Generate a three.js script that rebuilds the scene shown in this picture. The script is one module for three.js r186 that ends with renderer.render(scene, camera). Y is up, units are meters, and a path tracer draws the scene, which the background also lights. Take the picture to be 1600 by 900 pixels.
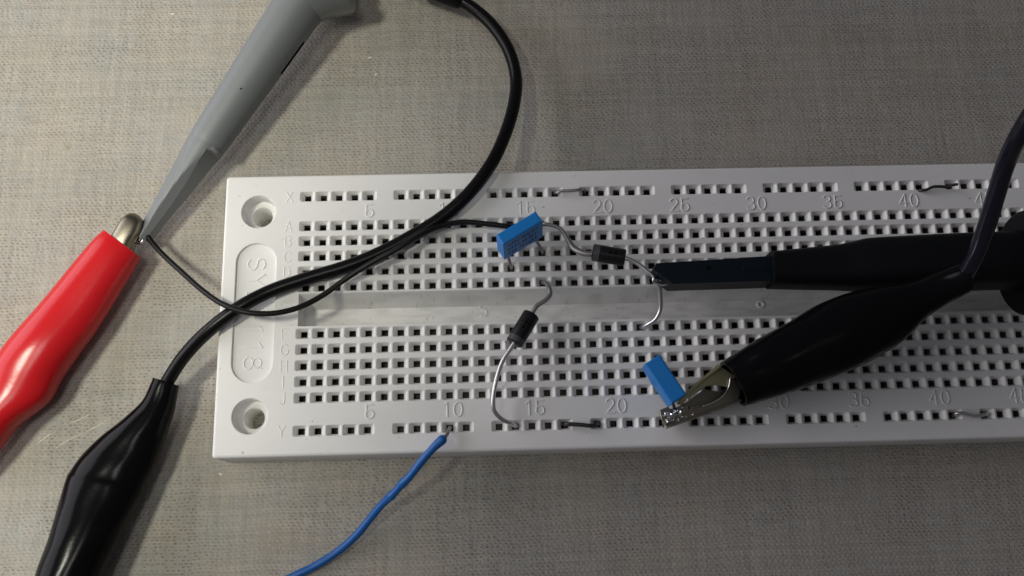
import * as THREE from 'three';
import { mergeGeometries, toCreasedNormals } from 'three/addons/utils/BufferGeometryUtils.js';
import { RectAreaLightUniformsLib } from 'three/addons/lights/RectAreaLightUniformsLib.js';

// ------------------------------------------------------------------ camera, light, exposure
const MM = 0.001;                                        // everything below is laid out in millimetres
const V = (x, y, z) => new THREE.Vector3(x, y, z);
const scene = new THREE.Scene();
const EYE = V(-29.2045, 153.5076, 35.0028), FOCAL = 1464.0878;
const RIGHT = V(0.99944, 0.01939, 0.02718), UP = V(0.02139, 0.25329, -0.96716), BACK = V(-0.02564, 0.9672, 0.25273);
const camera = new THREE.PerspectiveCamera(2 * Math.atan(450 / FOCAL) * 180 / Math.PI, 16 / 9, 0.005, 20);
camera.position.copy(EYE).multiplyScalar(MM);
camera.up.copy(UP);
camera.lookAt(EYE.clone().sub(BACK).multiplyScalar(MM));
camera.updateMatrixWorld();

scene.background = new THREE.Color().setRGB(0.076, 0.075, 0.083);
RectAreaLightUniformsLib.init();

// desk lamp to the left: its pool of light ends across the left third of the breadboard
const lamp = new THREE.SpotLight(new THREE.Color(1.0, 0.985, 0.84), 0.43, 0, 0.2, 0.16, 2);
lamp.position.set(-0.245, 0.42, 0.01);
lamp.target.position.set(-0.201, 0, -0.050);
lamp.angle = 0.368; lamp.penumbra = 0.11;
lamp.castShadow = true; lamp.shadow.radius = 1.9; lamp.shadow.mapSize.set(2048, 2048);
lamp.shadow.camera.near = 0.02; lamp.shadow.camera.far = 1;
scene.add(lamp, lamp.target);
// second, broader lamp high above the same side of the table: it opens up the shadows of the first
const overhead = new THREE.SpotLight(new THREE.Color(0.98, 0.96, 0.92), 0.22, 0, 0.3, 0.3, 2);
overhead.position.set(-0.105, 0.52, 0.055);
overhead.target.position.set(-0.201, 0, -0.059);
overhead.angle = 0.322; overhead.penumbra = 0.20;
overhead.castShadow = true; overhead.shadow.radius = 4; overhead.shadow.mapSize.set(1024, 1024);
overhead.shadow.camera.near = 0.02; overhead.shadow.camera.far = 1;
scene.add(overhead, overhead.target);

// window to the upper left, cool and broad
const windowLight = new THREE.RectAreaLight(new THREE.Color(0.955, 0.93, 0.99), 3.3, 0.80, 0.50);
windowLight.position.set(-0.68, 0.28, -0.13);
windowLight.lookAt(0.0, 0, 0.0);
scene.add(windowLight);

const renderer = new THREE.WebGLRenderer({ antialias: true });
renderer.setSize(1024, 576);
renderer.toneMapping = THREE.LinearToneMapping;
renderer.toneMappingExposure = 1;
renderer.shadowMap.enabled = true;
renderer.shadowMap.type = THREE.PCFSoftShadowMap;

// ------------------------------------------------------------------ helpers
let seed = 7;
const rnd = () => { seed = (seed * 1664525 + 1013904223) >>> 0; return seed / 4294967296; };
// a point of the photograph at height h (mm) above the table, in mm
function P(u, v, h) {
  const d = RIGHT.clone().multiplyScalar((u - 800) / FOCAL).addScaledVector(UP, -(v - 450) / FOCAL).sub(BACK);
  return EYE.clone().addScaledVector(d, (h - EYE.y) / d.y);
}
const PP = (list) => list.map(([u, v, h]) => P(u, v, h));
const used = new Map();
function numbered(n) { const k = used.get(n) ?? 0; used.set(n, k + 1); return k ? `${n}_${String(k).padStart(3, '0')}` : n; }
function thing(name, label, category, o = V(0, 0, 0), group) {
  const g = new THREE.Group(); g.name = numbered(name); g.position.copy(o).multiplyScalar(MM);
  g.userData = { label, category }; if (group) g.userData.group = group;
  g.userData.origin = undefined; delete g.userData.origin;
  g._o = o.clone(); scene.add(g); return g;
}
function part(name, geos, mat, parent, label) {
  let g = (Array.isArray(geos) ? geos : [geos]).map((q) => { const n = q.index ? q.toNonIndexed() : q; for (const k of Object.keys(n.attributes)) if (!['position', 'normal', 'uv'].includes(k)) n.deleteAttribute(k); return n; });
  g = g.length > 1 ? mergeGeometries(g) : g[0];
  let root = parent; while (root && !root._o) root = root.parent;
  if (root) g.translate(-root._o.x, -root._o.y, -root._o.z);
  g.scale(MM, MM, MM);
  const m = new THREE.Mesh(g, mat); m.name = name; m.castShadow = m.receiveShadow = true;
  if (label) m.userData.label = label;
  (parent ?? scene).add(m); return m;
}
function rings(R, { cap0 = true, cap1 = true, crease = 0.7 } = {}) {      // skin a list of equal rings
  const n = R[0].length, pos = [], uv = [];
  const put = (a, b, c, ua, ub, uc) => { for (const p of [a, b, c]) pos.push(p.x, p.y, p.z); uv.push(...ua, ...ub, ...uc); };
  let len = 0; const L = R.map((r, i) => { if (i) len += r[0].distanceTo(R[i - 1][0]); return len; });
  for (let i = 0; i + 1 < R.length; i++) for (let j = 0; j < n; j++) {
    const k = (j + 1) % n, a = R[i][j], b = R[i][k], c = R[i + 1][k], d = R[i + 1][j];
    const ua = [j / n * 10, L[i]], ub = [(j + 1) / n * 10, L[i]], uc = [(j + 1) / n * 10, L[i + 1]], ud = [j / n * 10, L[i + 1]];
    put(a, b, c, ua, ub, uc); put(a, c, d, ua, uc, ud);
  }
  const cap = (r, flip) => { const m = r.reduce((s, p) => s.add(p), V(0, 0, 0)).divideScalar(n);
    for (let j = 0; j < n; j++) { const a = r[j], b = r[(j + 1) % n]; flip ? put(m, b, a, [0, 0], [1, 0], [0, 1]) : put(m, a, b, [0, 0], [1, 0], [0, 1]); } };
  if (cap0) cap(R[0], true); if (cap1) cap(R[R.length - 1], false);
  const g = new THREE.BufferGeometry();
  g.setAttribute('position', new THREE.Float32BufferAttribute(pos, 3)); g.setAttribute('uv', new THREE.Float32BufferAttribute(uv, 2));
  return toCreasedNormals(g, crease);
}
function sweep(pts, r, { seg = 12, per = 8, caps = true, rad = null, flat = 1, tension = 0.5 } = {}) {   // round wire through points
  const c = new THREE.CatmullRomCurve3(pts, false, 'centripetal', tension), n = Math.max(6, per * pts.length), f = c.computeFrenetFrames(n, false), R = [];
  const ring = (p, N, B, q) => Array.from({ length: seg }, (_, j) => { const a = j / seg * 2 * Math.PI; return p.clone().addScaledVector(N, Math.cos(a) * q).addScaledVector(B, -Math.sin(a) * q * flat); });
  for (let i = 0; i <= n; i++) {
    const t = i / n, p = c.getPointAt(t), q = rad ? rad(t) : r, N = f.normals[i], B = f.binormals[i], T = f.tangents[i];
    if (caps && i === 0) for (const a of [1.35, 0.9, 0.45]) R.push(ring(p.clone().addScaledVector(T, -q * Math.sin(a)), N, B, q * Math.cos(a)));
    R.push(ring(p, N, B, q));
    if (caps && i === n) for (const a of [0.45, 0.9, 1.35]) R.push(ring(p.clone().addScaledVector(T, q * Math.sin(a)), N, B, q * Math.cos(a)));
  }
  return rings(R, { crease: 1.0 });
}
const cr = (a, b, c, d, t) => 0.5 * (2 * b + (c - a) * t + (2 * a - 5 * b + 4 * c - d) * t * t + (3 * b - a - 3 * c + d) * t * t * t);
function smoothRows(rows, sub) {                            // Catmull-Rom through rows of numbers
  const out = [], at = (i) => rows[Math.min(rows.length - 1, Math.max(0, i))];
  for (let i = 0; i + 1 < rows.length; i++) for (let s = 0; s < sub; s++) out.push(at(i).map((_, k) => cr(at(i - 1)[k], at(i)[k], at(i + 1)[k], at(i + 2)[k], s / sub)));
  out.push(at(rows.length - 1)); return out;
}
// a soft sleeve whose two outlines in plan are given as [u,v] pairs, with centre height and half thickness
function sleeve(rows, { sub = 6, seg = 36, pow = 2.2, cap0 = true, cap1 = true, ripple = 0, open = 0 } = {}) {
  const st = smoothRows(rows, sub), R = st.map(([lu, lv, ru, rv, h, b], i) => {
    const l = P(lu, lv, h), r = P(ru, rv, h), m = l.clone().add(r).multiplyScalar(0.5), a = r.clone().sub(l).multiplyScalar(0.5);
    return Array.from({ length: seg }, (_, j) => {
      const q = j / seg * 2 * Math.PI, cx = Math.cos(q), sy = Math.sin(q), e = 2 / pow;
      const k = 1 + ripple * (Math.sin(3.1 * q + i * 0.33) * Math.sin(i * 0.21 + q) + 0.5 * Math.sin(7 * q - i * 0.5));
      return m.clone().addScaledVector(a, k * Math.sign(cx) * Math.abs(cx) ** e).add(V(0, k * b * Math.sign(sy) * Math.abs(sy) ** e, 0));
    });
  });
  const shrink = (r, k, d) => { const m = r.reduce((s, p) => s.add(p), V(0, 0, 0)).divideScalar(r.length); return r.map((p) => m.clone().addScaledVector(p.clone().sub(m), k).add(d)); };
  if (open) { const d = R[1][0].clone().sub(R[0][0]).setLength(1);      // hollow mouth at the first end
    R.unshift(shrink(R[0], 1 - open, d.clone().multiplyScalar(0))); R.unshift(shrink(R[0], 0.97, d.clone().multiplyScalar(3))); }
  return rings(R, { cap0, cap1, crease: 0.75 });
}
function plate(pxs, h, thick, dx = 0) {                         // flat sheet whose outline is given in plan, top face at height h
  const s = new THREE.Shape(pxs.map(([u, v]) => { const p = P(u, v, h); return new THREE.Vector2(p.x, -p.z); }));
  const g = new THREE.ExtrudeGeometry(s, { depth: thick, bevelEnabled: true, bevelThickness: 0.05, bevelSize: 0.05, bevelSegments: 1, curveSegments: 4 });
  g.rotateX(-Math.PI / 2); g.translate(0, h - thick, 0); return g;
}
function boxAxes(c, ax, ay, az, r = 0.12) {                      // box with chamfered edges; half-axis vectors
  const lx = ax.length(), ly = ay.length(), lz = az.length();
  const s = new THREE.Shape(); s.moveTo(-lx + r, -lz + r); s.lineTo(lx - r, -lz + r); s.lineTo(lx - r, lz - r); s.lineTo(-lx + r, lz - r); s.closePath();
  const g = new THREE.ExtrudeGeometry(s, { depth: 2 * ly - 2 * r, bevelEnabled: true, bevelThickness: r, bevelSize: r, bevelSegments: 3 });
  g.translate(0, 0, -ly + r); g.rotateX(-Math.PI / 2);
  g.applyMatrix4(new THREE.Matrix4().makeBasis(ax.clone().normalize(), ay.clone().normalize(), az.clone().normalize()).setPosition(c));
  return g;
}

// ------------------------------------------------------------------ textures
function dataTex(w, h, fn, srgb) {
  const d = new Uint8Array(w * h * 4);
  for (let y = 0; y < h; y++) for (let x = 0; x < w; x++) { const c = fn(x, y), k = (y * w + x) * 4; d[k] = c[0]; d[k + 1] = c[1]; d[k + 2] = c[2]; d[k + 3] = 255; }
  const t = new THREE.DataTexture(d, w, h); t.wrapS = t.wrapT = THREE.RepeatWrapping; t.magFilter = THREE.LinearFilter; t.minFilter = THREE.LinearMipmapLinearFilter; t.generateMipmaps = true;
  if (srgb) t.colorSpace = THREE.SRGBColorSpace; t.needsUpdate = true; return t;
}
const clamp = (x, a = 0, b = 255) => Math.max(a, Math.min(b, x));
const hash = (x, y) => { let h = (x * 374761393 + y * 668265263) | 0; h = Math.imul(h ^ (h >>> 13), 1274126177); return ((h ^ (h >>> 16)) >>> 0) / 4294967296; };
function vnoise(x, y, px = 1e9, py = 1e9) {
  const xi = Math.floor(x), yi = Math.floor(y), fx = x - xi, fy = y - yi, s = (t) => t * t * (3 - 2 * t), w = (a, n) => ((a % n) + n) % n;
  const h = (a, b) => hash(w(a, px), w(b, py)), u = s(fx), v = s(fy);
  return (h(xi, yi) * (1 - u) + h(xi + 1, yi) * u) * (1 - v) + (h(xi, yi + 1) * (1 - u) + h(xi + 1, yi + 1) * u) * v;
}
const toS = (l) => 255 * (l <= 0.0031308 ? 12.92 * l : 1.055 * Math.pow(l, 1 / 2.4) - 0.055);

// woven cloth: threads of uneven tone both ways, small dark gaps where they dive under
const CW = 2048, CPX = 11;                                       // pixels per mm
const clothH = new Float32Array(CW * CW);
const stains = [[60, 190, 20, 8, 0.16], [40, 186, 14, 7, 0.12], [106, 231, 9, 8, 0.2], [24, 218, 8, 5, 0.12], [300, 300, 40, 22, 0.06], [820, 60, 70, 40, 0.07], [250, 380, 34, 26, 0.07], [960, 130, 60, 24, 0.06], [1130, 800, 70, 30, 0.06], [460, 850, 80, 20, 0.06], [1350, 60, 80, 40, 0.06]].map(([u, v, a, b, k]) => {
  const p = P(u, v, 0), w = (q) => ((q % CW) + CW) % CW; return [w(p.x * CPX), w(-p.z * CPX), a * CPX / 10, b * CPX / 10, k]; });
const clothTex = (() => {
  const tx = 9.3, ty = 5.6;                                     // thread pitch in texture pixels
  const NX = Math.round(CW / tx), NY = Math.round(CW / ty);
  return dataTex(CW, CW, (x, y) => {
    const wob = 4.2 * (vnoise(x / 40, y / 25, 51, 82) - 0.5), wob2 = 3.4 * (vnoise(x / 30 + 9, y / 60, 68, 34) - 0.5);
    const gy = (y + wob2) / CW * NY, row = Math.floor(gy), fy = gy - row;
    const off = (row & 1 ? 0.5 : 0) + 0.35 * (hash(row, 3) - 0.5);
    const gx = (x + wob) / CW * NX + off, col = Math.floor(gx), fx = gx - col;
    const r = hash(col % NX, row % NY), slub = hash(col % NX, 77), slubR = hash(5, row % NY);
    const edge = Math.min(1, Math.max(0, (0.30 - Math.abs(fy - 0.86)) / 0.20));               // under each thread
    const patch = 0.35 + 1.0 * vnoise(x / 70 + 20, y / 55 + 9, 29, 37);
    const gap = Math.min(1, patch) * edge * Math.max(0, Math.min(1, (0.36 - Math.abs(fx - 0.5)) / 0.14)) * (r > 0.30 ? 0.45 + 0.55 * r : 0.12);
    const vert = Math.max(0, 1 - Math.abs(fx - 0.04) / 0.10) * (hash(col % NX, row % NY + 999) > 0.6 ? 0.45 : 0.1);
    const fibre = vnoise(x / 1.3, y / 1.3) - 0.5, streak = vnoise(x / 26, y / 2.2, 79, 931) - 0.5, streakV = vnoise(x / 2.6, y / 34, 788, 60) - 0.5;
    const big = vnoise(x / 190, y / 150, 11, 14) - 0.5;
    clothH[y * CW + x] = 0.75 - 0.6 * gap - 0.3 * vert + 0.18 * Math.sin(Math.PI * fx) + 0.12 * fibre + 0.15 * (r - 0.5);
    let l = 1.035 - 0.48 * gap - 0.15 * vert + 0.10 * (slub - 0.5) + 0.10 * (slubR - 0.5) + 0.13 * streak + 0.17 * streakV + 0.10 * fibre + 0.07 * (r - 0.5) + 0.08 * big;
    let st = 0; for (const [sx, sy, a, b, k] of stains) { const dx = ((x - sx + 3 * CW / 2) % CW - CW / 2) / a, dy = ((y - sy + 3 * CW / 2) % CW - CW / 2) / b, d = dx * dx + dy * dy; if (d < 4) st += k * Math.exp(-d * 1.6) * (0.4 + 1.2 * vnoise(x / 9, y / 7)); }
    l *= 1 - st;
    const warm = 0.3 * st + 0.06 * (vnoise(x / 90 + 3, y / 70, 23, 29) - 0.5) + 0.03 * (vnoise(x / 24, y / 9, 85, 228) - 0.5) + 0.05 * (r - 0.5);
    return [toS(clamp(0.355 * l * (1 + warm), 0, 1)), toS(clamp(0.332 * l, 0, 1)), toS(clamp(0.286 * l * (1 - warm), 0, 1))].map((q) => clamp(q));
  }, true);
})();
const clothBump = dataTex(CW, CW, (x, y) => { const q = clamp(clothH[y * CW + x] * 200); return [q, q, q]; });

const plasticTex = dataTex(2048, 512, (x, y) => {               // 180 x 46 mm of yellowed white plastic with specks of dirt
  const n = vnoise(x / 60, y / 60) - 0.5, f = vnoise(x / 2, y / 2) - 0.5, b = vnoise(x / 210 + 4, y / 150) - 0.5;
  let l = 0.80 * (1 + 0.03 * n + 0.02 * f + 0.04 * b);
  const cell = 26, cx = Math.floor(x / cell), cy = Math.floor(y / cell), r = hash(cx + 31, cy + 17);
  if (r > 0.90) { const wob = 0.5 + vnoise(x / 1.7 + 5, y / 1.7); const px = (cx + 0.2 + 0.6 * hash(cx, cy + 5)) * cell, py = (cy + 0.2 + 0.6 * hash(cx + 9, cy)) * cell, d = Math.hypot((x - px) * 0.8, y - py), s = (0.7 + 1.3 * hash(cx + 2, cy + 2)) * wob;
    l *= 1 - (r > 0.965 ? 0.6 : 0.22) * Math.max(0, Math.min(1, (s - d) / 1.0)); }
  l *= 1 - 0.10 * Math.max(0, vnoise(x / 120 + 2, y / 90 + 8) - 0.45) - 0.05 * Math.max(0, vnoise(x / 18, y / 14 + 31) - 0.6);
  if (Math.abs(y - 256) < 29) l *= 1 - 0.30 * Math.max(0, vnoise(x / 26, y / 6) - 0.42) - (vnoise(x / 3.1 + 70, y / 3.1) > 0.93 ? 0.3 : 0);   // grime down the middle channel
  return [clamp(toS(l)), clamp(toS(l * 0.992)), clamp(toS(l * 0.955))];
}, true);
const grainTex = dataTex(512, 512, (x, y) => { const q = clamp(255 * (0.5 * vnoise(x / 2.5, y / 2.5, 205, 205) + 0.3 * vnoise(x / 8, y / 8, 64, 64) + 0.2 * hash(x, y))); return [q, q, q]; });

// ------------------------------------------------------------------ materials
const mat = (r, g, b, rough, o = {}) => { const { metal = 0, ...x } = o; return new THREE.MeshPhysicalMaterial({ color: new THREE.Color().setRGB(r, g, b), roughness: rough, metalness: metal, ...x }); };
const tile = (t, u, v) => { const c = t.clone(); c.repeat.set(u, v); c.needsUpdate = true; return c; };
const M = {
  cloth: new THREE.MeshStandardMaterial({ map: clothTex, bumpMap: clothBump, bumpScale: 0.0002, roughness: 0.72 }),
  plastic: new THREE.MeshPhysicalMaterial({ map: plasticTex, roughness: 0.48, bumpMap: grainTex, bumpScale: 0.000006 }),
  raised: mat(0.80, 0.793, 0.765, 0.5),
  contact: mat(0.10, 0.09, 0.08, 0.45, { metal: 0.8 }),
  grey: mat(0.18, 0.192, 0.196, 0.47, { bumpMap: tile(grainTex, 0.3, 0.12), bumpScale: 0.00001 }),
  greyGloss: mat(0.165, 0.18, 0.18, 0.2, { clearcoat: 0.6, clearcoatRoughness: 0.1 }),
  slot: mat(0.006, 0.006, 0.006, 0.9, { specularIntensity: 0.15 }),
  red: mat(0.56, 0.012, 0.017, 0.24, { specularIntensity: 0.62, bumpMap: tile(grainTex, 0.05, 0.02), bumpScale: 0.000008 }),
  black: mat(0.0035, 0.0035, 0.0042, 0.18, { bumpMap: tile(grainTex, 0.06, 0.02), bumpScale: 0.000006, specularIntensity: 0.22 }),
  blackDull: mat(0.0035, 0.004, 0.005, 0.5, { specularIntensity: 0.35 }),
  cable: mat(0.004, 0.004, 0.0045, 0.30, { specularIntensity: 0.42 }),
  thin: mat(0.007, 0.007, 0.007, 0.42, { specularIntensity: 0.5 }),
  navy: mat(0.005, 0.005, 0.012, 0.10, { specularIntensity: 1 }),
  clip: mat(0.004, 0.008, 0.013, 0.45, { specularIntensity: 0.4 }),
  blue: mat(0.003, 0.19, 0.56, 0.42),
  blueWire: mat(0.003, 0.105, 0.38, 0.42),
  print: mat(0.012, 0.06, 0.14, 0.6),
  lead: mat(0.62, 0.61, 0.60, 0.32, { metal: 1 }),
  leadDull: mat(0.36, 0.35, 0.35, 0.42, { metal: 0.9 }),
  diode: mat(0.007, 0.007, 0.008, 0.42, { specularIntensity: 0.6 }),
  band: mat(0.06, 0.06, 0.064, 0.5),
  diodePrint: mat(0.05, 0.05, 0.053, 0.6),
  nickel: mat(0.27, 0.245, 0.19, 0.36, { metal: 1, bumpMap: tile(grainTex, 0.2, 0.05), bumpScale: 0.00001 }),
  solder: mat(0.74, 0.73, 0.72, 0.16, { metal: 1 }),
  brass: mat(0.42, 0.40, 0.24, 0.42, { metal: 0.85 }),
  fleck: mat(0.72, 0.69, 0.58, 0.6),
  darkWire: mat(0.05, 0.045, 0.045, 0.4, { metal: 0.5 }),
};

// ------------------------------------------------------------------ tabletop
{
  const g = new THREE.PlaneGeometry(1.2, 0.9); g.rotateX(-Math.PI / 2); g.translate(0, 0, -0.02);
  const p = g.attributes.position, uv = g.attributes.uv, k = 1000 * CPX / CW;
  for (let i = 0; i < p.count; i++) uv.setXY(i, p.getX(i) * k, -p.getZ(i) * k);
  const m = new THREE.Mesh(g, M.cloth); m.name = 'ground'; m.receiveShadow = true;
  m.userData = { kind: 'structure', label: 'beige woven linen-look tabletop under the breadboard', category: 'tabletop' };
  scene.add(m);
  for (const list of [[[52, 698], [72, 683], [88, 673]], [[108, 662], [124, 656], [143, 645]], [[86, 701], [108, 687], [130, 677]], [[130, 677], [152, 666], [174, 652]]])
    part('scratch', sweep(PP(list.map(([u, v]) => [u, v, 0.02])), 0.07, { seg: 6, rad: (q) => 0.085 * Math.sin(Math.PI * (0.08 + 0.84 * q)) }), M.fleck, m);
  for (const [u, v] of [[578, 90], [588, 116], [345, 741], [270, 22]]) { const f = new THREE.IcosahedronGeometry(0.22, 1), p = P(u, v, 0.05); f.scale(1.6, 0.4, 0.8); f.rotateY(u); f.translate(p.x, p.y, p.z); part('lint_fleck', f, M.fleck, m); }
}

// ------------------------------------------------------------------ breadboard
const TOP = 8.5, PITCH = 2.54, COLS = 59;
const ROW = { X: -7.5, A: -5.5, B: -4.5, C: -3.5, D: -2.5, E: -1.5, F: 1.5, G: 2.5, H: 3.5, I: 4.5, J: 5.5, Y: 7.5 };
const colX = (c) => (c - 24) * PITCH, rowZ = (r) => ROW[r] * PITCH;
const hole = (r, c, h = TOP) => V(colX(c), h, rowZ(r));
const BX0 = -71.75, BX1 = 103, BZ = 22.85, CH = { x0: -59.3, x1: 90.5, z0: -2.72, z1: 2.64, d: 4.8 };
{
  const board = thing('breadboard', 'long white solderless breadboard with rows of square holes lying on the woven tabletop', 'breadboard', V(15.6, 0, 0));
  const geos = [];
  const sq = (cx, cz, a, b, r, n = 3) => { const o = []; for (const [sx, sz, q] of [[1, 1, 0], [-1, 1, 1], [-1, -1, 2], [1, -1, 3]]) for (let k = 0; k <= n; k++) { const t = (q + k / n) * Math.PI / 2; o.push([cx + sx * (a - r) + r * Math.cos(t), cz + sz * (b - r) + r * Math.sin(t)]); } return o; };
  const circ = (cx, cz, r, n = 48) => Array.from({ length: n }, (_, k) => [cx + r * Math.cos(k / n * 2 * Math.PI), cz + r * Math.sin(k / n * 2 * Math.PI)]);
  const stad = (cx, z0, z1, r, n = 20) => { const o = []; for (let k = 0; k <= n; k++) { const t = Math.PI * k / n; o.push([cx + r * Math.cos(t), z1 - r + r * Math.sin(t)]); } for (let k = 0; k <= n; k++) { const t = Math.PI * (1 + k / n); o.push([cx + r * Math.cos(t), z0 + r + r * Math.sin(t)]); } return o; };
  const at = (o, y) => o.map(([x, z]) => V(x, y, z));
  const flip = (o) => o.slice().reverse();
  // rings listed anticlockwise seen from below => faces of a cavity look inward
  const cavity = (levels, floor = true) => geos.push(rings(levels.map(([o, y]) => at(o, y)), { cap0: false, cap1: floor, crease: 0.9 }));
  const e = 0.45, outline = (i, y) => [sq((BX0 + BX1) / 2, 0, (BX1 - BX0) / 2 - i, BZ - i, 0.5, 4), y];
  const shape = new THREE.Shape(outline(e, 0)[0].map(([x, z]) => new THREE.Vector2(x, -z)));
  const holes = [], contacts = [];
  const cut = (o) => shape.holes.push(new THREE.Path(o.map(([x, z]) => new THREE.Vector2(x, -z))));
  for (const r of Object.keys(ROW)) for (let c = 1; c <= COLS; c++) if (!'XY'.includes(r) || c % 6) holes.push([colX(c), rowZ(r)]);
  for (const [x, z] of holes) {
    cut(sq(x, z, 1.19, 0.87, 0.34));
    const j = () => 0.03 * (rnd() - 0.5), a = j(), b = j();
    cavity([[sq(x, z, 1.19, 0.87, 0.34), TOP], [sq(x, z, 1.11, 0.83, 0.32), TOP - 0.05], [sq(x, z, 0.98, 0.77, 0.26), TOP - 0.18], [sq(x, z, 0.80, 0.66, 0.16), TOP - 0.42], [sq(x + a, z + b, 0.52, 0.48, 0.05), TOP - 0.95], [sq(x + a, z + b, 0.50, 0.46, 0.05), TOP - 1.08], [sq(x, z, 1.2, 1.2, 0.05), TOP - 1.18], [sq(x, z, 1.2, 1.2, 0.05), TOP - 4.6]], false);
    contacts.push(at(sq(x, z, 1.21, 1.21, 0.05), TOP - 4.5));
  }
  for (const s of [-1, 1]) for (const hx of [-66.2, 97.4]) {
    const z = s * 16.6;
    cut(circ(hx, z, 2.85));
    cavity([[circ(hx, z, 2.85), TOP], [circ(hx, z, 2.72), TOP - 0.12], [circ(hx, z, 2.66), TOP - 2.6], [circ(hx, z, 1.74), TOP - 2.7], [circ(hx, z, 1.64), TOP - 2.82], [circ(hx, z, 1.60), 0.02]], false);
  }
  const ST = { x: -66.25, z0: -11.35, z1: 11.5, r: 3.3 };
  cut(stad(ST.x, ST.z0, ST.z1, ST.r));
  cavity([[stad(ST.x, ST.z0, ST.z1, ST.r), TOP], [stad(ST.x, ST.z0 + .1, ST.z1 - .1, ST.r - 0.1), TOP - 0.05], [stad(ST.x, ST.z0 + 0.15, ST.z1 - 0.15, ST.r - 0.15), TOP - 0.42], [stad(ST.x, ST.z0 + 0.3, ST.z1 - 0.3, ST.r - 0.3), TOP - 0.46]]);
  const chan = (i, j, k) => sq((CH.x0 + CH.x1) / 2, (CH.z0 + CH.z1 + j - k) / 2, (CH.x1 - CH.x0) / 2 - i, (CH.z1 - CH.z0 - j - k) / 2, 0.08, 2);
  cut(chan(0, 0, 0));
  cavity([[chan(0, 0, 0), TOP], [chan(0.06, 0.06, 0.06), TOP - 0.06], [chan(0.2, 1.35, 0.10), TOP - CH.d + 0.35], [chan(0.3, 1.6, 0.35), TOP - CH.d]]);
  const top = new THREE.ShapeGeometry(shape); top.rotateX(-Math.PI / 2); top.translate(0, TOP, 0); geos.push(top.toNonIndexed());
  // rounded rim, sides and foot
  geos.push(rings([outline(0.25, 0.02), outline(0, 0.35), outline(0, TOP - 1.4), outline(0.02, TOP - e), outline(0.13, TOP - e * 0.35), outline(0.28, TOP - 0.06), outline(e, TOP)].map(([o, y]) => at(flip(o), y)).map((r) => r), { cap0: false, cap1: false, crease: 0.7 }));
  for (const g of geos) { const p = g.attributes.position, uv = g.attributes.uv; for (let i = 0; i < p.count; i++) uv.setXY(i, (p.getX(i) + 77) / 184, (p.getZ(i) + 23) / 46); }
  part('body', geos, M.plastic, board);
  const cg = new THREE.BufferGeometry(), cp = [];
  for (const r of contacts) for (let j = 1; j + 1 < r.length; j++) for (const p of [r[0], r[j + 1], r[j]]) cp.push(p.x, p.y, p.z);
  cg.setAttribute('position', new THREE.Float32BufferAttribute(cp, 3)); cg.setAttribute('uv', new THREE.Float32BufferAttribute(new Array(cp.length / 3 * 2).fill(0), 2)); cg.computeVertexNormals();
  part('contact_spring', cg, M.contact, board).userData.kind = 'stuff';

  // raised lettering, one stroke path per character in a 1 x 0.6 box (x right, y up)
  const arc = (cx, cy, rx, ry, a0, a1, n = 10) => Array.from({ length: n + 1 }, (_, k) => { const t = (a0 + (a1 - a0) * k / n) * Math.PI / 180; return [cx + rx * Math.cos(t), cy + ry * Math.sin(t)]; });
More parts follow.
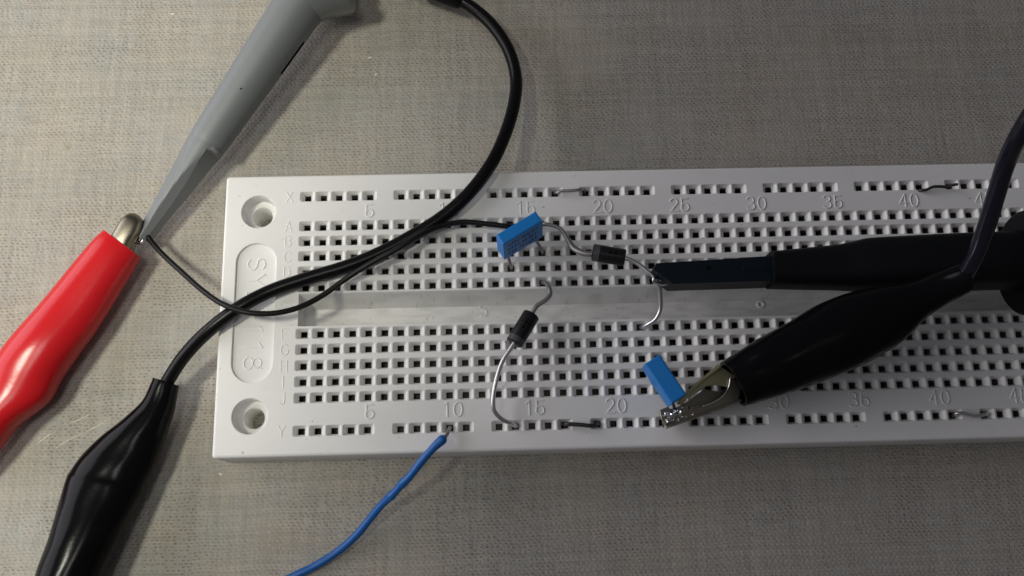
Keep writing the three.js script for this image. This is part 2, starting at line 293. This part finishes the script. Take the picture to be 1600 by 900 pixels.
  const G = {
    0: [[...arc(0.3, 0.5, 0.29, 0.5, 90, 450, 20)]],
    1: [[[0.14, 0.82], [0.36, 1], [0.36, 0]]],
    2: [[...arc(0.29, 0.72, 0.27, 0.28, 165, -35, 10), [0.02, 0], [0.6, 0]]],
    3: [[...arc(0.26, 0.75, 0.27, 0.25, 150, -80, 10)], [...arc(0.26, 0.26, 0.31, 0.26, 85, -150, 10)]],
    4: [[[0.44, 0], [0.44, 1], [0, 0.3], [0.62, 0.3]]],
    5: [[[0.5, 1], [0.06, 1], [0.05, 0.52]], [...arc(0.28, 0.3, 0.29, 0.30, 135, -215, 16)], [[0.05, 0.52], [0.04, 0.2]]],
    6: [[...arc(0.3, 0.3, 0.28, 0.3, 0, 360, 16)], [[0.02, 0.3], [0.2, 0.8], [0.42, 1]]],
    8: [[...arc(0.3, 0.75, 0.23, 0.24, 0, 360, 16)], [...arc(0.3, 0.26, 0.29, 0.26, 0, 360, 16)]],
    '-': [[[0.08, 0.48], [0.52, 0.48]]],
    A: [[[0, 0], [0.3, 1], [0.6, 0]], [[0.12, 0.36], [0.48, 0.36]]],
    B: [[[0.04, 0], [0.04, 1], [0.3, 1], ...arc(0.3, 0.77, 0.24, 0.23, 90, -90, 8), [0.04, 0.54]], [[0.3, 0.54], ...arc(0.3, 0.27, 0.28, 0.27, 90, -90, 8), [0.04, 0]]],
    C: [[...arc(0.34, 0.5, 0.32, 0.5, 45, 315, 16)]],
    D: [[[0.04, 0], [0.04, 1], [0.2, 1], ...arc(0.2, 0.5, 0.38, 0.5, 90, -90, 12), [0.04, 0]]],
    E: [[[0.54, 1], [0.05, 1], [0.05, 0], [0.55, 0]], [[0.05, 0.52], [0.46, 0.52]]],
    F: [[[0.54, 1], [0.05, 1], [0.05, 0]], [[0.05, 0.52], [0.46, 0.52]]],
    G: [[...arc(0.34, 0.5, 0.32, 0.5, 50, 340, 16), [0.64, 0.46], [0.38, 0.46]]],
    H: [[[0.04, 0], [0.04, 1]], [[0.58, 0], [0.58, 1]], [[0.04, 0.5], [0.58, 0.5]]],
    I: [[[0.3, 0], [0.3, 1]]],
    J: [[[0.46, 1], [0.46, 0.24], ...arc(0.25, 0.24, 0.21, 0.24, 0, -170, 8)]],
    S: [[...arc(0.3, 0.76, 0.26, 0.24, 30, 230, 10), ...arc(0.3, 0.27, 0.28, 0.27, 70, -150, 12)]],
    X: [[[0, 0], [0.58, 1]], [[0.58, 0], [0, 1]]],
    Y: [[[0, 1], [0.3, 0.5], [0.6, 1]], [[0.3, 0.5], [0.3, 0]]],
  };
  function letters(text, size, r, place) {                   // place(x along, y up) -> point
    const out = []; let x = -(text.length * 0.6 + (text.length - 1) * 0.24) / 2 * size;
    for (const ch of text) {
      for (const line of G[ch]) { const pts = line.map(([a, b]) => place(x + a * size, (b - 0.5) * size));
        for (let i = 0; i + 1 < pts.length; i++) { const a = pts[i], b = pts[i + 1], T = b.clone().sub(a).normalize(), N = V(0, 1, 0).cross(T);
          const ring = (p) => Array.from({ length: 8 }, (_, j) => { const q = j / 8 * 2 * Math.PI + 0.39; return p.clone().addScaledVector(N, -Math.cos(q) * r).add(V(0, Math.sin(q) * r * 0.78, 0)); });
          const tip = (p, s, k, m) => ring(p.clone().addScaledVector(T, s)).map((w) => w.sub(p).multiplyScalar(m).add(p).addScaledVector(T, s * k));
          out.push(rings([ring(a.clone().addScaledVector(T, -r * 0.6)), ring(b.clone().addScaledVector(T, r * 0.6))], { crease: 0.9 })); } }
      x += 0.84 * size;
    }
    return out;
  }
  const flatAt = (cx, cz, y) => (a, b) => V(cx + a, y, cz - b);
  for (let c = 5; c <= 55; c += 5) for (const s of [-1, 1]) part('raised_numeral', letters(String(c), 2.15, 0.125, flatAt(colX(c) + (s > 0 ? 0.45 : 0.05), s * 16.42 - (s > 0 ? 0.1 : 0), TOP + 0.02)), M.raised, board);
  for (const r of Object.keys(ROW)) part('raised_letter', letters(r, 1.75, 0.09, flatAt(colX(1) - 2.85, rowZ(r), TOP + 0.0)), M.raised, board);
  part('recessed_lettering', letters('SYB-118', 2.75, 0.14, (a, b) => V(ST.x + b, TOP - 0.46, a * 1.16 + 0.2)), M.raised, board);
  part('mould_mark', letters('S', 2.0, 0.2, (a, b) => V(-30 + a, TOP - CH.d + 0.02, -0.5 - b)), M.raised, board);
  const tor = new THREE.TorusGeometry(0.5, 0.2, 8, 18); tor.rotateX(Math.PI / 2); tor.translate(15.8, TOP - CH.d + 0.02, -0.4);
  part('mould_mark', tor, M.raised, board);
}

// ------------------------------------------------------------------ grey oscilloscope probe
{
  const A = P(223, 374, 3.9), B = P(474, 0, 7.7), T = B.clone().sub(A), L = T.length(); T.normalize();
  const S = V(0, 1, 0).cross(T).normalize().negate(), N = T.clone().cross(S).normalize().multiplyScalar(-1);   // S to the right of the picture, N up
  if (N.y < 0) N.negate(); if (S.x < 0) S.negate();
  const t = thing('oscilloscope_probe', 'grey tapered oscilloscope probe held at its tip by the red clip', 'probe', V(A.x, 0, A.z));
  const ring = (s, r, cutR = 9, cutL = 9, cutM = 9, n = 64) => Array.from({ length: n }, (_, j) => {
    const q = j / n * 2 * Math.PI; let a = Math.cos(q), b = Math.sin(q), k = r;
    for (const [ang, d] of [[10, cutR], [128, cutL], [40, cutM]]) { const c = a * Math.cos(ang * Math.PI / 180) + b * Math.sin(ang * Math.PI / 180); if (c > 0) k = Math.min(k, d / c); }
    return A.clone().addScaledVector(T, s).addScaledVector(S, a * k).addScaledVector(N, b * k);
  });
  const F = 0.365 * L;                                   // where the hook sleeve begins
  const rAt = (s) => s < F ? 1.38 + 1.72 * (s / F) ** 1.1 : 3.1 + (4.35 - 3.1) * ((s - F) / (L - F)) ** 0.85;
  const sl = [], mix = (p, q, w) => p + (q - p) * Math.min(1, Math.max(0, w));
  for (const s of [...Array.from({ length: 25 }, (_, i) => F * i / 24), F + 0.1, F + 0.25, F + 0.45, F + 0.7, F + 0.9]) {
    const r = rAt(s), w = (s - F) / 0.9, e = w < 0 ? mix(0.60, 0.70, s / F) : mix(0.70, 1.03, Math.sqrt(w)), l = mix(0.86, 1.02, (s - 0.75 * F) / (0.32 * F)), q = Math.max(0, (s / F - 0.3) / 0.68);
    sl.push(ring(s, r, e * r, l * r, mix(0.68, 1.02, q ** 1.7) * r)); }
  part('hook_sleeve', rings(sl, { crease: 0.45 }), M.grey, t);
  const br = []; for (let i = 0; i <= 40; i++) { const s = F + 0.85 + (L * 1.035 - F - 0.85) * i / 40; br.push(ring(s, rAt(Math.min(s, L)) * (i === 0 ? 0.97 : 1.003))); }
  br[0] = br[0].map((p) => p.addScaledVector(T, -0.05));
  part('barrel', rings(br, { crease: 0.6 }), M.grey, t);
  const prof = [[-1.4, 4.42], [-0.6, 4.9], [0.8, 5.9], [2.2, 7.2], [3.1, 8.1], [3.5, 8.3], [4.0, 8.3], [4.4, 8.0], [4.6, 6], [12, 4.9], [30, 4.6]];
  part('finger_guard', rings(prof.map(([d, r]) => ring(L + d, r)), { crease: 0.5 }), M.greyGloss, t);
  const at = (s, deg, k = 1) => { const r = rAt(s) * k, q = deg * Math.PI / 180; return A.clone().addScaledVector(T, s).addScaledVector(S, r * Math.cos(q)).addScaledVector(N, r * Math.sin(q)); };
  part('slot', sweep([at(0.735 * L, -6, 1.0), at(0.80 * L, -6, 1.0), at(0.865 * L, -6, 1.0)], 0.22), M.slot, t);
  const nt = new THREE.SphereGeometry(0.18, 10, 8); const np = at(0.60 * L, 70, 1.0); nt.scale(1, 0.3, 1); nt.translate(np.x, np.y, np.z);
  part('moulding_pip', nt, M.slot, t);
  const nub = new THREE.SphereGeometry(1, 20, 14); nub.applyMatrix4(new THREE.Matrix4().makeBasis(S.clone().multiplyScalar(0.62).addScaledVector(N, -0.95), T.clone().multiplyScalar(0.62), S.clone().multiplyScalar(0.5).addScaledVector(N, 0.36)).setPosition(A.clone().addScaledVector(T, F + 0.75).addScaledVector(S, rAt(F) * 0.80).addScaledVector(N, rAt(F) * 0.42)));
  part('shoulder_nub', nub, M.grey, t);
  part('hook_tip', sweep([A.clone().addScaledVector(T, 1), A.clone().addScaledVector(T, -0.6), A.clone().addScaledVector(T, -0.9).addScaledVector(S, -0.5), A.clone().addScaledVector(T, -0.7).addScaledVector(S, -1.0)], 0.3), M.solder, t);
}

// ------------------------------------------------------------------ red crocodile clip
{
  const o = P(110, 500, 0), t = thing('crocodile_clip', 'glossy red insulated crocodile clip gripping the grey probe tip', 'clip', V(o.x, 0, o.z));
  part('boot', sleeve([[164, 361, 218, 401, 4.3, 2.9], [142, 384, 204, 424, 4.3, 3.3], [82, 458, 155, 504, 4.3, 3.9], [26, 524, 119, 553, 4.5, 4.45], [-2, 562, 94, 590, 4.4, 4.45], [-24, 604, 72, 628, 4.3, 4.1], [-52, 660, 26, 664, 4.6, 3.8], [-78, 712, -8, 708, 4.3, 3.0], [-100, 752, -40, 748, 4, 2.4]], { open: 0.14, ripple: 0.006 }), M.red, t);
  part('jaw', sleeve([[160, 402, 176, 414, 5.4, 1.0], [170, 378, 198, 396, 5.4, 1.4], [180, 362, 207, 381, 5.5, 1.5], [188, 348, 217, 365, 5.5, 1.5], [196, 339, 222, 353, 5.4, 1.4], [203, 335, 223, 345, 5.2, 1.1], [210, 334, 219, 338, 4.9, 0.7]], { pow: 2.6 }), M.nickel, t, 'dull nickel upper jaw');
  part('jaw', sleeve([[180, 408, 206, 408, 3.2, 0.6], [196, 382, 210, 388, 3.4, 0.8], [204, 370, 216, 377, 3.4, 0.7], [212, 362, 220, 366, 3.4, 0.5]], {}), M.nickel, t, 'nickel lower jaw under the probe tip');
}

// ------------------------------------------------------------------ black clip with the thick looping cable
{
  const o = P(180, 740, 0), t = thing('crocodile_lead', 'glossy black crocodile clip boot at lower left on a thick looping black cable', 'clip lead', V(o.x, 0, o.z));
  part('boot', sleeve([[240, 591, 279, 603, 5.4, 2.0], [237, 600, 277, 611, 5.3, 2.1], [223, 628, 272, 638, 4.9, 2.5], [196, 654, 263, 668, 4.6, 3.1], [162, 681, 252, 700, 4.35, 3.6], [132, 710, 240, 733, 4.25, 4.0], [113, 737, 227, 757, 4.3, 4.2], [107, 748, 222, 771, 4.37, 4.3], [95, 790, 203, 806, 4.6, 4.5], [81, 840, 184, 846, 4.9, 4.75], [64, 888, 163, 892, 5.0, 4.95], [50, 940, 146, 940, 5, 4.97], [36, 990, 130, 990, 5, 4.97]], { ripple: 0.006, pow: 2.2, sub: 8 }), M.black, t);
  part('cable', sweep(PP([[256, 606, 5.5], [264, 592, 5.7], [285, 560, 7.2], [320, 522, 9.4], [370, 483, 10.3], [420, 456, 9.9], [480, 435, 9.7], [540, 417, 9.7], [590, 397, 9.7], [640, 371, 9.8], [690, 340, 10.0], [730, 305, 10.3], [765, 260, 10.0], [790, 208, 8.0], [804, 158, 6.5], [806, 120, 5.5], [793, 75, 5.0], [765, 35, 5], [735, 10, 5], [708, -5, 5], [680, -14, 5]]), 1.08, { seg: 18, per: 10 }), M.cable, t);
  part('strain_relief', sweep(PP([[714, -2, 5], [700, -7, 5], [660, -22, 5]]), 1.75, { seg: 18 }), M.cable, t);
}

// ------------------------------------------------------------------ thin black jumper
{
  const pts = PP([[231, 370, 4.4], [237, 378, 4.4], [252, 395, 5.0], [285, 426, 7.2], [318, 455, 10.0], [348, 475, 12.3], [385, 488, 13.0], [428, 489.5, 12.4], [468, 480, 11.4], [505, 461, 10.6], [540, 436, 10.6], [580, 411, 11.6], [622, 388, 12.3], [655, 368, 12.0], [690, 353, 10.8], [725, 347, 10.3], [762, 350, 10.2], [796, 354, 10.0], [806, 355, 9.2]]);
  pts.push(hole('A', 14, 7.2));
  const t = thing('jumper_wire', 'thin black wire from the probe tip across the thick cable to the breadboard', 'wire', V(pts[8].x, 8.5, pts[8].z));
  part('insulation', sweep(pts, 0.44, { seg: 14, per: 10 }), M.thin, t);
}

// ------------------------------------------------------------------ blue box capacitors
function capacitor(label, top, bottom, hT, hB, leads, print) {
  const q = top.map(([u, v]) => P(u, v, hT)), c = q.reduce((s, p) => s.add(p.clone()), V(0, 0, 0)).divideScalar(4);
  const b = bottom.map(([u, v]) => P(u, v, hB));                // the lower edge of the front face
  const front = q[3].clone().add(q[2]).multiplyScalar(0.5), low = b[0].clone().add(b[1]).multiplyScalar(0.5);
  let ax = q[2].clone().sub(q[3]).add(q[1].clone().sub(q[0])).multiplyScalar(0.25), ay = front.clone().sub(low).multiplyScalar(0.5);
  ay.addScaledVector(ax.clone().normalize(), -ay.dot(ax.clone().normalize()));
  const az = ax.clone().cross(ay).normalize().multiplyScalar(q[3].clone().sub(q[0]).length() * 0.5);
  const mid = c.clone().sub(ay);
  const t = thing('capacitor', label, 'capacitor', V(mid.x, TOP, mid.z), undefined);
  part('case', boxAxes(mid, ax, ay, az, 0.26), M.blue, t);
  const foot = mid.clone().sub(ay);
  leads.forEach(([k, end]) => { const p = foot.clone().addScaledVector(ax, k); part('lead', sweep([p.clone().addScaledVector(ay, 0.15), p.clone().addScaledVector(ay, -0.12), p.clone().lerp(end, 0.5).add(V(0, 0.1, 0)), end.clone().setY(TOP - 0.2), end.clone().setY(TOP - 2)], 0.27, { seg: 10 }), M.leadDull, t); });
  if (print) {                                                // worn, no longer readable print on the face
    const fz = az.clone().normalize(), fx = ax.clone().normalize(), fy = ay.clone().normalize(), gs = [];
    for (let r = 0; r < 3; r++) for (let k = 0; k < 9; k++) { const p = mid.clone().add(az).addScaledVector(fx, -2.7 + k * 0.62 + 0.25 * rnd()).addScaledVector(fy, 1.9 - r * 1.75 + 0.3 * (rnd() - 0.5));
      for (let i = 0; i < 2; i++) gs.push(boxAxes(p.clone().addScaledVector(fx, 0.25 * (rnd() - 0.5)).addScaledVector(fy, 0.5 * (rnd() - 0.5)), fx.clone().multiplyScalar(i ? 0.09 + 0.06 * rnd() : 0.20 + 0.1 * rnd()), fy.clone().multiplyScalar(i ? 0.35 + 0.3 * rnd() : 0.12), fz.clone().multiplyScalar(0.012 + 0.004 * rnd() + 0.002 * i), 0.004)); }
    part('worn_print', gs, M.print, t);
  }
  return t;
}
capacitor('blue box capacitor standing over the thin black wire, worn print on its front', [[774, 367], [836, 329], [849, 346], [787, 382]], [[791, 405], [850, 371]], 17.2, 10.4, [[-0.72, hole('D', 14)], [0.72, hole('C', 16)]], true);
capacitor('blue box capacitor whose lead the silver clip jaws hold', [[1031, 554], [1073, 615], [1050, 633], [1007.5, 568]].map((p) => p), [[1003.5, 577], [1045, 642]].map((p) => p).reverse(), 17.2, 11.6, [[-0.7, hole('H', 23)], [0.7, P(1056, 646, 9)]], false);

// ------------------------------------------------------------------ diodes
function diode(label, a, b, r, bandAt, leads) {
  const T = b.clone().sub(a), L = T.length(); T.normalize(); const S = V(0, 1, 0).cross(T).normalize(), N = T.clone().cross(S).normalize();
  const t = thing('diode', label, 'diode', a.clone().lerp(b, 0.5).setY(TOP));
  const ring = (s, q) => Array.from({ length: 28 }, (_, j) => a.clone().addScaledVector(T, s).addScaledVector(N, Math.cos(j / 28 * 2 * Math.PI) * q).addScaledVector(S, Math.sin(j / 28 * 2 * Math.PI) * q));
  const tube = (list) => rings(list.map(([s, q]) => ring(s, q)), { crease: 0.6 });
  part('body', tube([[0, r * 0.55], [0.02, r * 0.86], [0.14, r * 0.97], [0.3, r], [L - 0.3, r], [L - 0.14, r * 0.97], [L - 0.02, r * 0.86], [L, r * 0.55]]), M.diode, t);
  const s0 = bandAt ? L - 1.05 : 0.2, s1 = bandAt ? L - 0.2 : 1.15;
  part('cathode_band', tube([[s0, r * 0.98], [s0, r + 0.012], [s1, r + 0.012], [s1, r * 0.95]]), M.band, t);
  leads.forEach((p) => part('lead', sweep(p.pts, 0.36, { seg: 12, rad: p.rad }), p.dull ? M.leadDull : M.lead, t));
  // faint moulded print along the top
  const g = []; for (let k = 0; k < 2; k++) for (let j = 0; j < 3; j++) g.push(boxAxes(a.clone().addScaledVector(T, L * 0.5 + (bandAt ? -0.6 : 0.4) + k * 0.8 - 0.2).addScaledVector(N, Math.cos((j - 1) * 0.42) * (r + 0.004)).addScaledVector(S, Math.sin((j - 1) * 0.42) * (r + 0.004)), T.clone().multiplyScalar(j === 1 ? 0.26 : 0.08), N.clone().multiplyScalar(0.01), S.clone().multiplyScalar(0.10), 0.004));
  part('faint_print', g, M.diodePrint, t);
}
{
  const a = P(925.5, 394, 12.6), b = P(977, 403, 13.0), in1 = hole('B', 17);
  diode('black diode lying above the upper hole block between the blue capacitor and black test clip', a, b, 1.36, 0, [
    { pts: [...PP([[932, 395, 12.6], [921, 397, 12.4], [908, 394, 12.0], [896, 387, 11.6], [886, 372, 11.4], [876, 358, 11.6], [862, 352, 11.6], [848, 350, 11.2], [838, 351, 10.2]]), hole('A', 15, 8), hole('A', 15, 6.5)], dull: true, rad: (t) => 0.40 + 0.10 * Math.sin(t * 9) },
    { pts: PP([[968, 402, 13.0], [982, 405, 13.1], [998, 413, 13.3], [1014, 426, 13.5], [1024, 436, 13.4], [1030, 448, 12.9], [1032, 465, 12.0], [1031.5, 484, 11.0], [1024, 499, 10.2], [1012, 507, 9.4], [1005, 510.5, 8.6], [1000, 512, 7.2], [999, 513, 5.5]]) },
  ]);
  const c = P(831, 491, 11.8), d = P(803, 537, 12.2);
  diode('black diode lying across the middle channel with a long bent lower lead', c, d, 1.36, 1, [
    { pts: [...PP([[826, 499, 11.8], [833, 487, 11.7], [839, 478, 11.6], [851, 470, 11.5], [859, 461, 11.3], [858.5, 451, 10.8], [854, 443, 9.6]]), hole('E', 16, 8), hole('E', 16, 6.5)], dull: true, rad: () => 0.38 },
    { pts: [...PP([[806, 532, 12.2], [799, 543, 12.2], [786, 563, 12.1], [776, 591, 12.0], [770.5, 622, 11.6], [772.5, 642, 11.0], [784, 655, 10.4], [797, 661, 9.4]]), hole('Y', 14, 8), hole('Y', 14, 6.5)] },
  ]);
}

// ------------------------------------------------------------------ black test clip
{
  const o = P(1300, 420, TOP), t = thing('test_clip', 'black hook test clip lying over the board with its tip on a diode lead', 'test clip', V(o.x, TOP, o.z));
  const h = 15.8, q = [P(1023, 413, h), P(1200, 401, h), P(1206, 437, h), P(1051, 442, h)];
  const R0 = (dy, k) => [q[0], q[1], q[2], q[3]].map((p) => p.clone().add(V(0, dy, 0)));
  const s = new THREE.Shape([[1022, 420], [1026, 412], [1212, 400], [1212, 437], [1051, 442]].map(([u, v]) => { const p = P(u, v, h); return new THREE.Vector2(p.x, -p.z); }));
  const g = new THREE.ExtrudeGeometry(s, { depth: 4.4, bevelEnabled: true, bevelThickness: 0.15, bevelSize: 0.12, bevelSegments: 2 }); g.rotateX(-Math.PI / 2); g.translate(0, h - 4.55, 0);
  part('nose', g, M.clip, t);
  const pip = new THREE.CylinderGeometry(0.42, 0.42, 0.06, 18), pp = P(1107, 419, h); pip.translate(pp.x, h + 0.02, pp.z);
  part('pin', pip, M.slot, t);
  const rib = boxAxes(P(1185, 420, h + 0.02), V(2.4, 0, 0.15), V(0, 0.08, 0), V(0.015, 0, 0.25).multiplyScalar(1), 0.03);
  part('rib', rib, M.clip, t);
  part('grip', sleeve([[1200, 396, 1204, 449, 14.2, 3.2], [1250, 391, 1252, 450, 14.4, 3.3], [1300, 386, 1302, 451, 14.8, 3.4], [1325, 381, 1327, 452, 15.0, 3.6], [1350, 376, 1352, 453, 15.2, 3.9], [1400, 373, 1403, 453, 15.8, 4.1], [1480, 369, 1484, 452, 16.8, 4.2], [1560, 366, 1564, 450, 17.6, 4.2], [1640, 363, 1642, 448, 18, 4.2], [1760, 360, 1760, 446, 18, 4.2]], { pow: 3.0, sub: 5, ripple: 0.003 }), M.blackDull, t);
  const d = new THREE.CylinderGeometry(7.4, 7.4, 1.6, 56, 1), dc = P(1604, 411, 17.6); d.rotateZ(Math.PI / 2); d.translate(dc.x, dc.y, dc.z);
  const d2 = new THREE.TorusGeometry(7.3, 0.8, 12, 56); d2.rotateY(Math.PI / 2); d2.translate(dc.x, dc.y, dc.z);
  part('finger_flange', [d, d2], M.blackDull, t);
  part('hook', sweep(PP([[1062, 441, 13.6], [1044, 443, 13.6], [1031, 444, 13.8], [1021.5, 440, 14.0], [1022, 434.5, 14.2], [1030, 436, 13.6], [1040, 439, 13.2]]), 0.26, { seg: 10 }), M.solder, t);
}

// ------------------------------------------------------------------ black clip at right with silver jaws
{
  const o = P(1290, 540, TOP), t = thing('crocodile_lead', 'black crocodile clip with silver jaws and a dark cable rising at right', 'clip lead', V(o.x, TOP, o.z));
  part('boot', sleeve([[1126, 567, 1165, 634, 13.6, 3.3], [1150, 551, 1190, 627, 14.0, 3.8], [1180, 532, 1237, 613, 14.6, 4.4], [1236, 500, 1300, 591, 15.8, 4.8], [1290, 470, 1362, 564, 17.2, 4.8], [1340, 455, 1410, 533, 18.6, 4.4], [1410, 444, 1446, 498, 20.6, 3.6], [1452, 430, 1478, 477, 22.6, 3.0], [1484, 418, 1503, 463, 24.4, 2.7], [1496, 413, 1512, 459, 25, 2.6]], { open: 0.12, ripple: 0.012, sub: 8 }), M.black, t);
  part('cable', sweep(PP([[1485, 446, 24.2], [1504, 432, 25.6], [1522, 404, 28], [1540, 358, 31], [1556, 306, 34.5], [1572, 255, 38.5], [1592, 212, 43], [1622, 165, 47], [1660, 120, 50]]), 1.22, { seg: 18, per: 10 }), M.navy, t);
  const hU = 13.0, lower = [[1031, 641], [1034, 654], [1043, 667], [1153, 626], [1160, 600], [1142, 590], [1139, 603], [1134, 614], [1124, 623], [1110, 630], [1099, 634], [1096, 630], [1093, 637], [1089, 631], [1085, 639], [1080, 632], [1076, 641], [1070, 634], [1065, 644], [1058, 636], [1052, 645], [1044, 636]];
  const lowFloor = [[1040, 652], [1052, 640], [1078, 626], [1096, 612], [1104, 609], [1122, 612], [1146, 606], [1154, 627], [1046, 668]];
  part('jaw', [plate(lower, hU, 0.3), plate(lowFloor, 10.0, 0.3),
    sleeve([[1036, 655, 1044, 666, 11.5, 1.7], [1044, 664, 1047, 668, 11.5, 1.75], [1100, 644, 1103, 648, 11.5, 1.75], [1152, 625, 1155, 629, 11.5, 1.75]], { pow: 5, sub: 3 })], M.nickel, t, 'dull silver lower jaw with a toothed edge');
  part('jaw', [plate([[1122, 570], [1104, 585], [1082, 604], [1064, 622], [1060, 630], [1066, 632], [1074, 622], [1090, 612], [1104, 603], [1118, 601], [1144, 606], [1148, 588]], 12.4, 0.3),
    sleeve([[1058, 628, 1062, 632, 11.0, 1.4], [1086, 600, 1090, 604, 11.0, 1.6], [1122, 571, 1126, 576, 11.2, 1.7]], { pow: 5, sub: 3 })], M.brass, t, 'tarnished yellowish upper jaw');
  const rim = (list, h, r) => sweep(PP(list.map(([u, v]) => [u, v, h])), r, { seg: 8, per: 5 });
  part('cut_edge', rim([[1141, 592], [1139, 604], [1133, 615], [1123, 624], [1110, 630.5], [1100, 634]], hU + 0.02, 0.13), M.solder, t);
  // crumpled, solder-worn metal at the biting end of the jaw
  const R = [];
  for (let i = 0; i <= 26; i++) {
    const w = i / 26, l = [1033 + 62 * w, 643 - 8 * w - 3 * Math.sin(w * 3.1)], r = [1041 + 60 * w, 667 - 22 * w], row = [];
    for (let j = 0; j <= 16; j++) { const q = j / 16, dome = Math.sin(Math.PI * Math.min(1, q * 1.0)) ** 0.6;
      const n = vnoise(i * 0.42 + 11, j * 0.40 + 3) - 0.5, n2 = vnoise(i * 0.85 + 40, j * 0.8 + 8) - 0.5;
      const jag = (q === 0 || q === 1) ? 2.2 * (vnoise(i * 0.7 + 3, j + 60) - 0.5) : 0;
      row.push(P(l[0] + (r[0] - l[0]) * q + jag, l[1] + (r[1] - l[1]) * q + jag, 12.6 + (0.75 - 0.35 * w) * dome + (1.15 - 0.6 * w) * n * dome + 0.55 * n2 * dome)); }
    for (let j = 16; j >= 0; j -= 16) row.push(row[j].clone().add(V(0, -1.2, 0)));
    R.push(row);
  }
  const crumple = rings(R, { crease: 0.28 });
  part('worn_tip', crumple, M.solder, t, 'bright crumpled jaw tip');
}

// ------------------------------------------------------------------ blue wire
{
  const pts = PP([[691, 687, 10.6], [680, 697, 10.4], [661, 718, 9.8], [640.5, 744, 8.6], [626, 758.5, 7.5], [615, 771, 6.5], [596, 789, 4.6], [577, 812, 3.0], [556, 837, 1.9], [530, 860, 1.2], [498, 881, 0.95], [462, 899, 0.9], [420, 918, 0.9]]);
  const t = thing('jumper_wire', 'blue insulated wire plugged into the bottom row, trailing off the near edge', 'wire', V(pts[4].x, 0, pts[4].z));
  part('insulation', sweep(pts, 0.62, { seg: 16, per: 12, rad: (q) => 0.62 + (q < 0.05 ? 0.12 * (1 - q / 0.05) : 0) + 0.07 * Math.exp(-(((q - 0.245) / 0.012) ** 2)) + 0.10 * Math.exp(-(((q - 0.33) / 0.012) ** 2)) + 0.02 * Math.sin(q * 60) }), M.blueWire, t);
  part('bare_end', sweep([pts[0].clone().lerp(pts[1], 0.4), ...PP([[695, 683, 10.5], [700, 676, 10.0]]), hole('Y', 10, 8.2), hole('Y', 10, 6)], 0.3, { seg: 10 }), M.leadDull, t);
}

// ------------------------------------------------------------------ bare link wires between rail groups
function link(label, m, pts, r) {
  const t = thing('link_wire', label, 'wire', V(pts[1].x, TOP, pts[1].z));
  part('wire', sweep(pts, r, { seg: 10 }), m, t);
}
link('short silver link wire in the top row beside the number 20', M.leadDull, [hole('X', 17, 6.5), hole('X', 17, 8.3), ...PP([[871, 301, 9.0], [877, 298.5, 9.3], [892, 298, 9.4], [906, 296.5, 9.3]]), hole('X', 19, 8.3).add(V(-0.4, 0, -0.4)), hole('X', 19, 6.5)], 0.25);
link('dark wavy link wire in the top row near the dark rising cable', M.darkWire, [hole('X', 41, 6.5), ...PP([[1437, 297.5, 8.6], [1447, 296.5, 9.1], [1458, 292, 9.4], [1470, 291.5, 9.3], [1480, 292, 9.2], [1487, 289.5, 9.5], [1495, 288, 9.8]])], 0.25);
link('short dark link wire in the bottom row between numbers 15 and 20', M.darkWire, [hole('Y', 17, 6.5), hole('Y', 17, 8.2), ...PP([[886, 662.5, 9.0], [905, 663.5, 9.3], [925, 665, 9.2]]), hole('Y', 19, 8.2), hole('Y', 19, 6.5)], 0.32);
link('shiny silver link wire in the bottom row beside the number 40', M.lead, [hole('Y', 41, 6.5), hole('Y', 41, 8.4), ...PP([[1494, 646, 9.1], [1504, 646, 9.5], [1515, 648.5, 9.4], [1526, 650, 9.1]]), hole('Y', 43, 8.3), hole('Y', 43, 6.5)], 0.3);

scene.traverse((o) => { delete o._o; });
renderer.render(scene, camera);
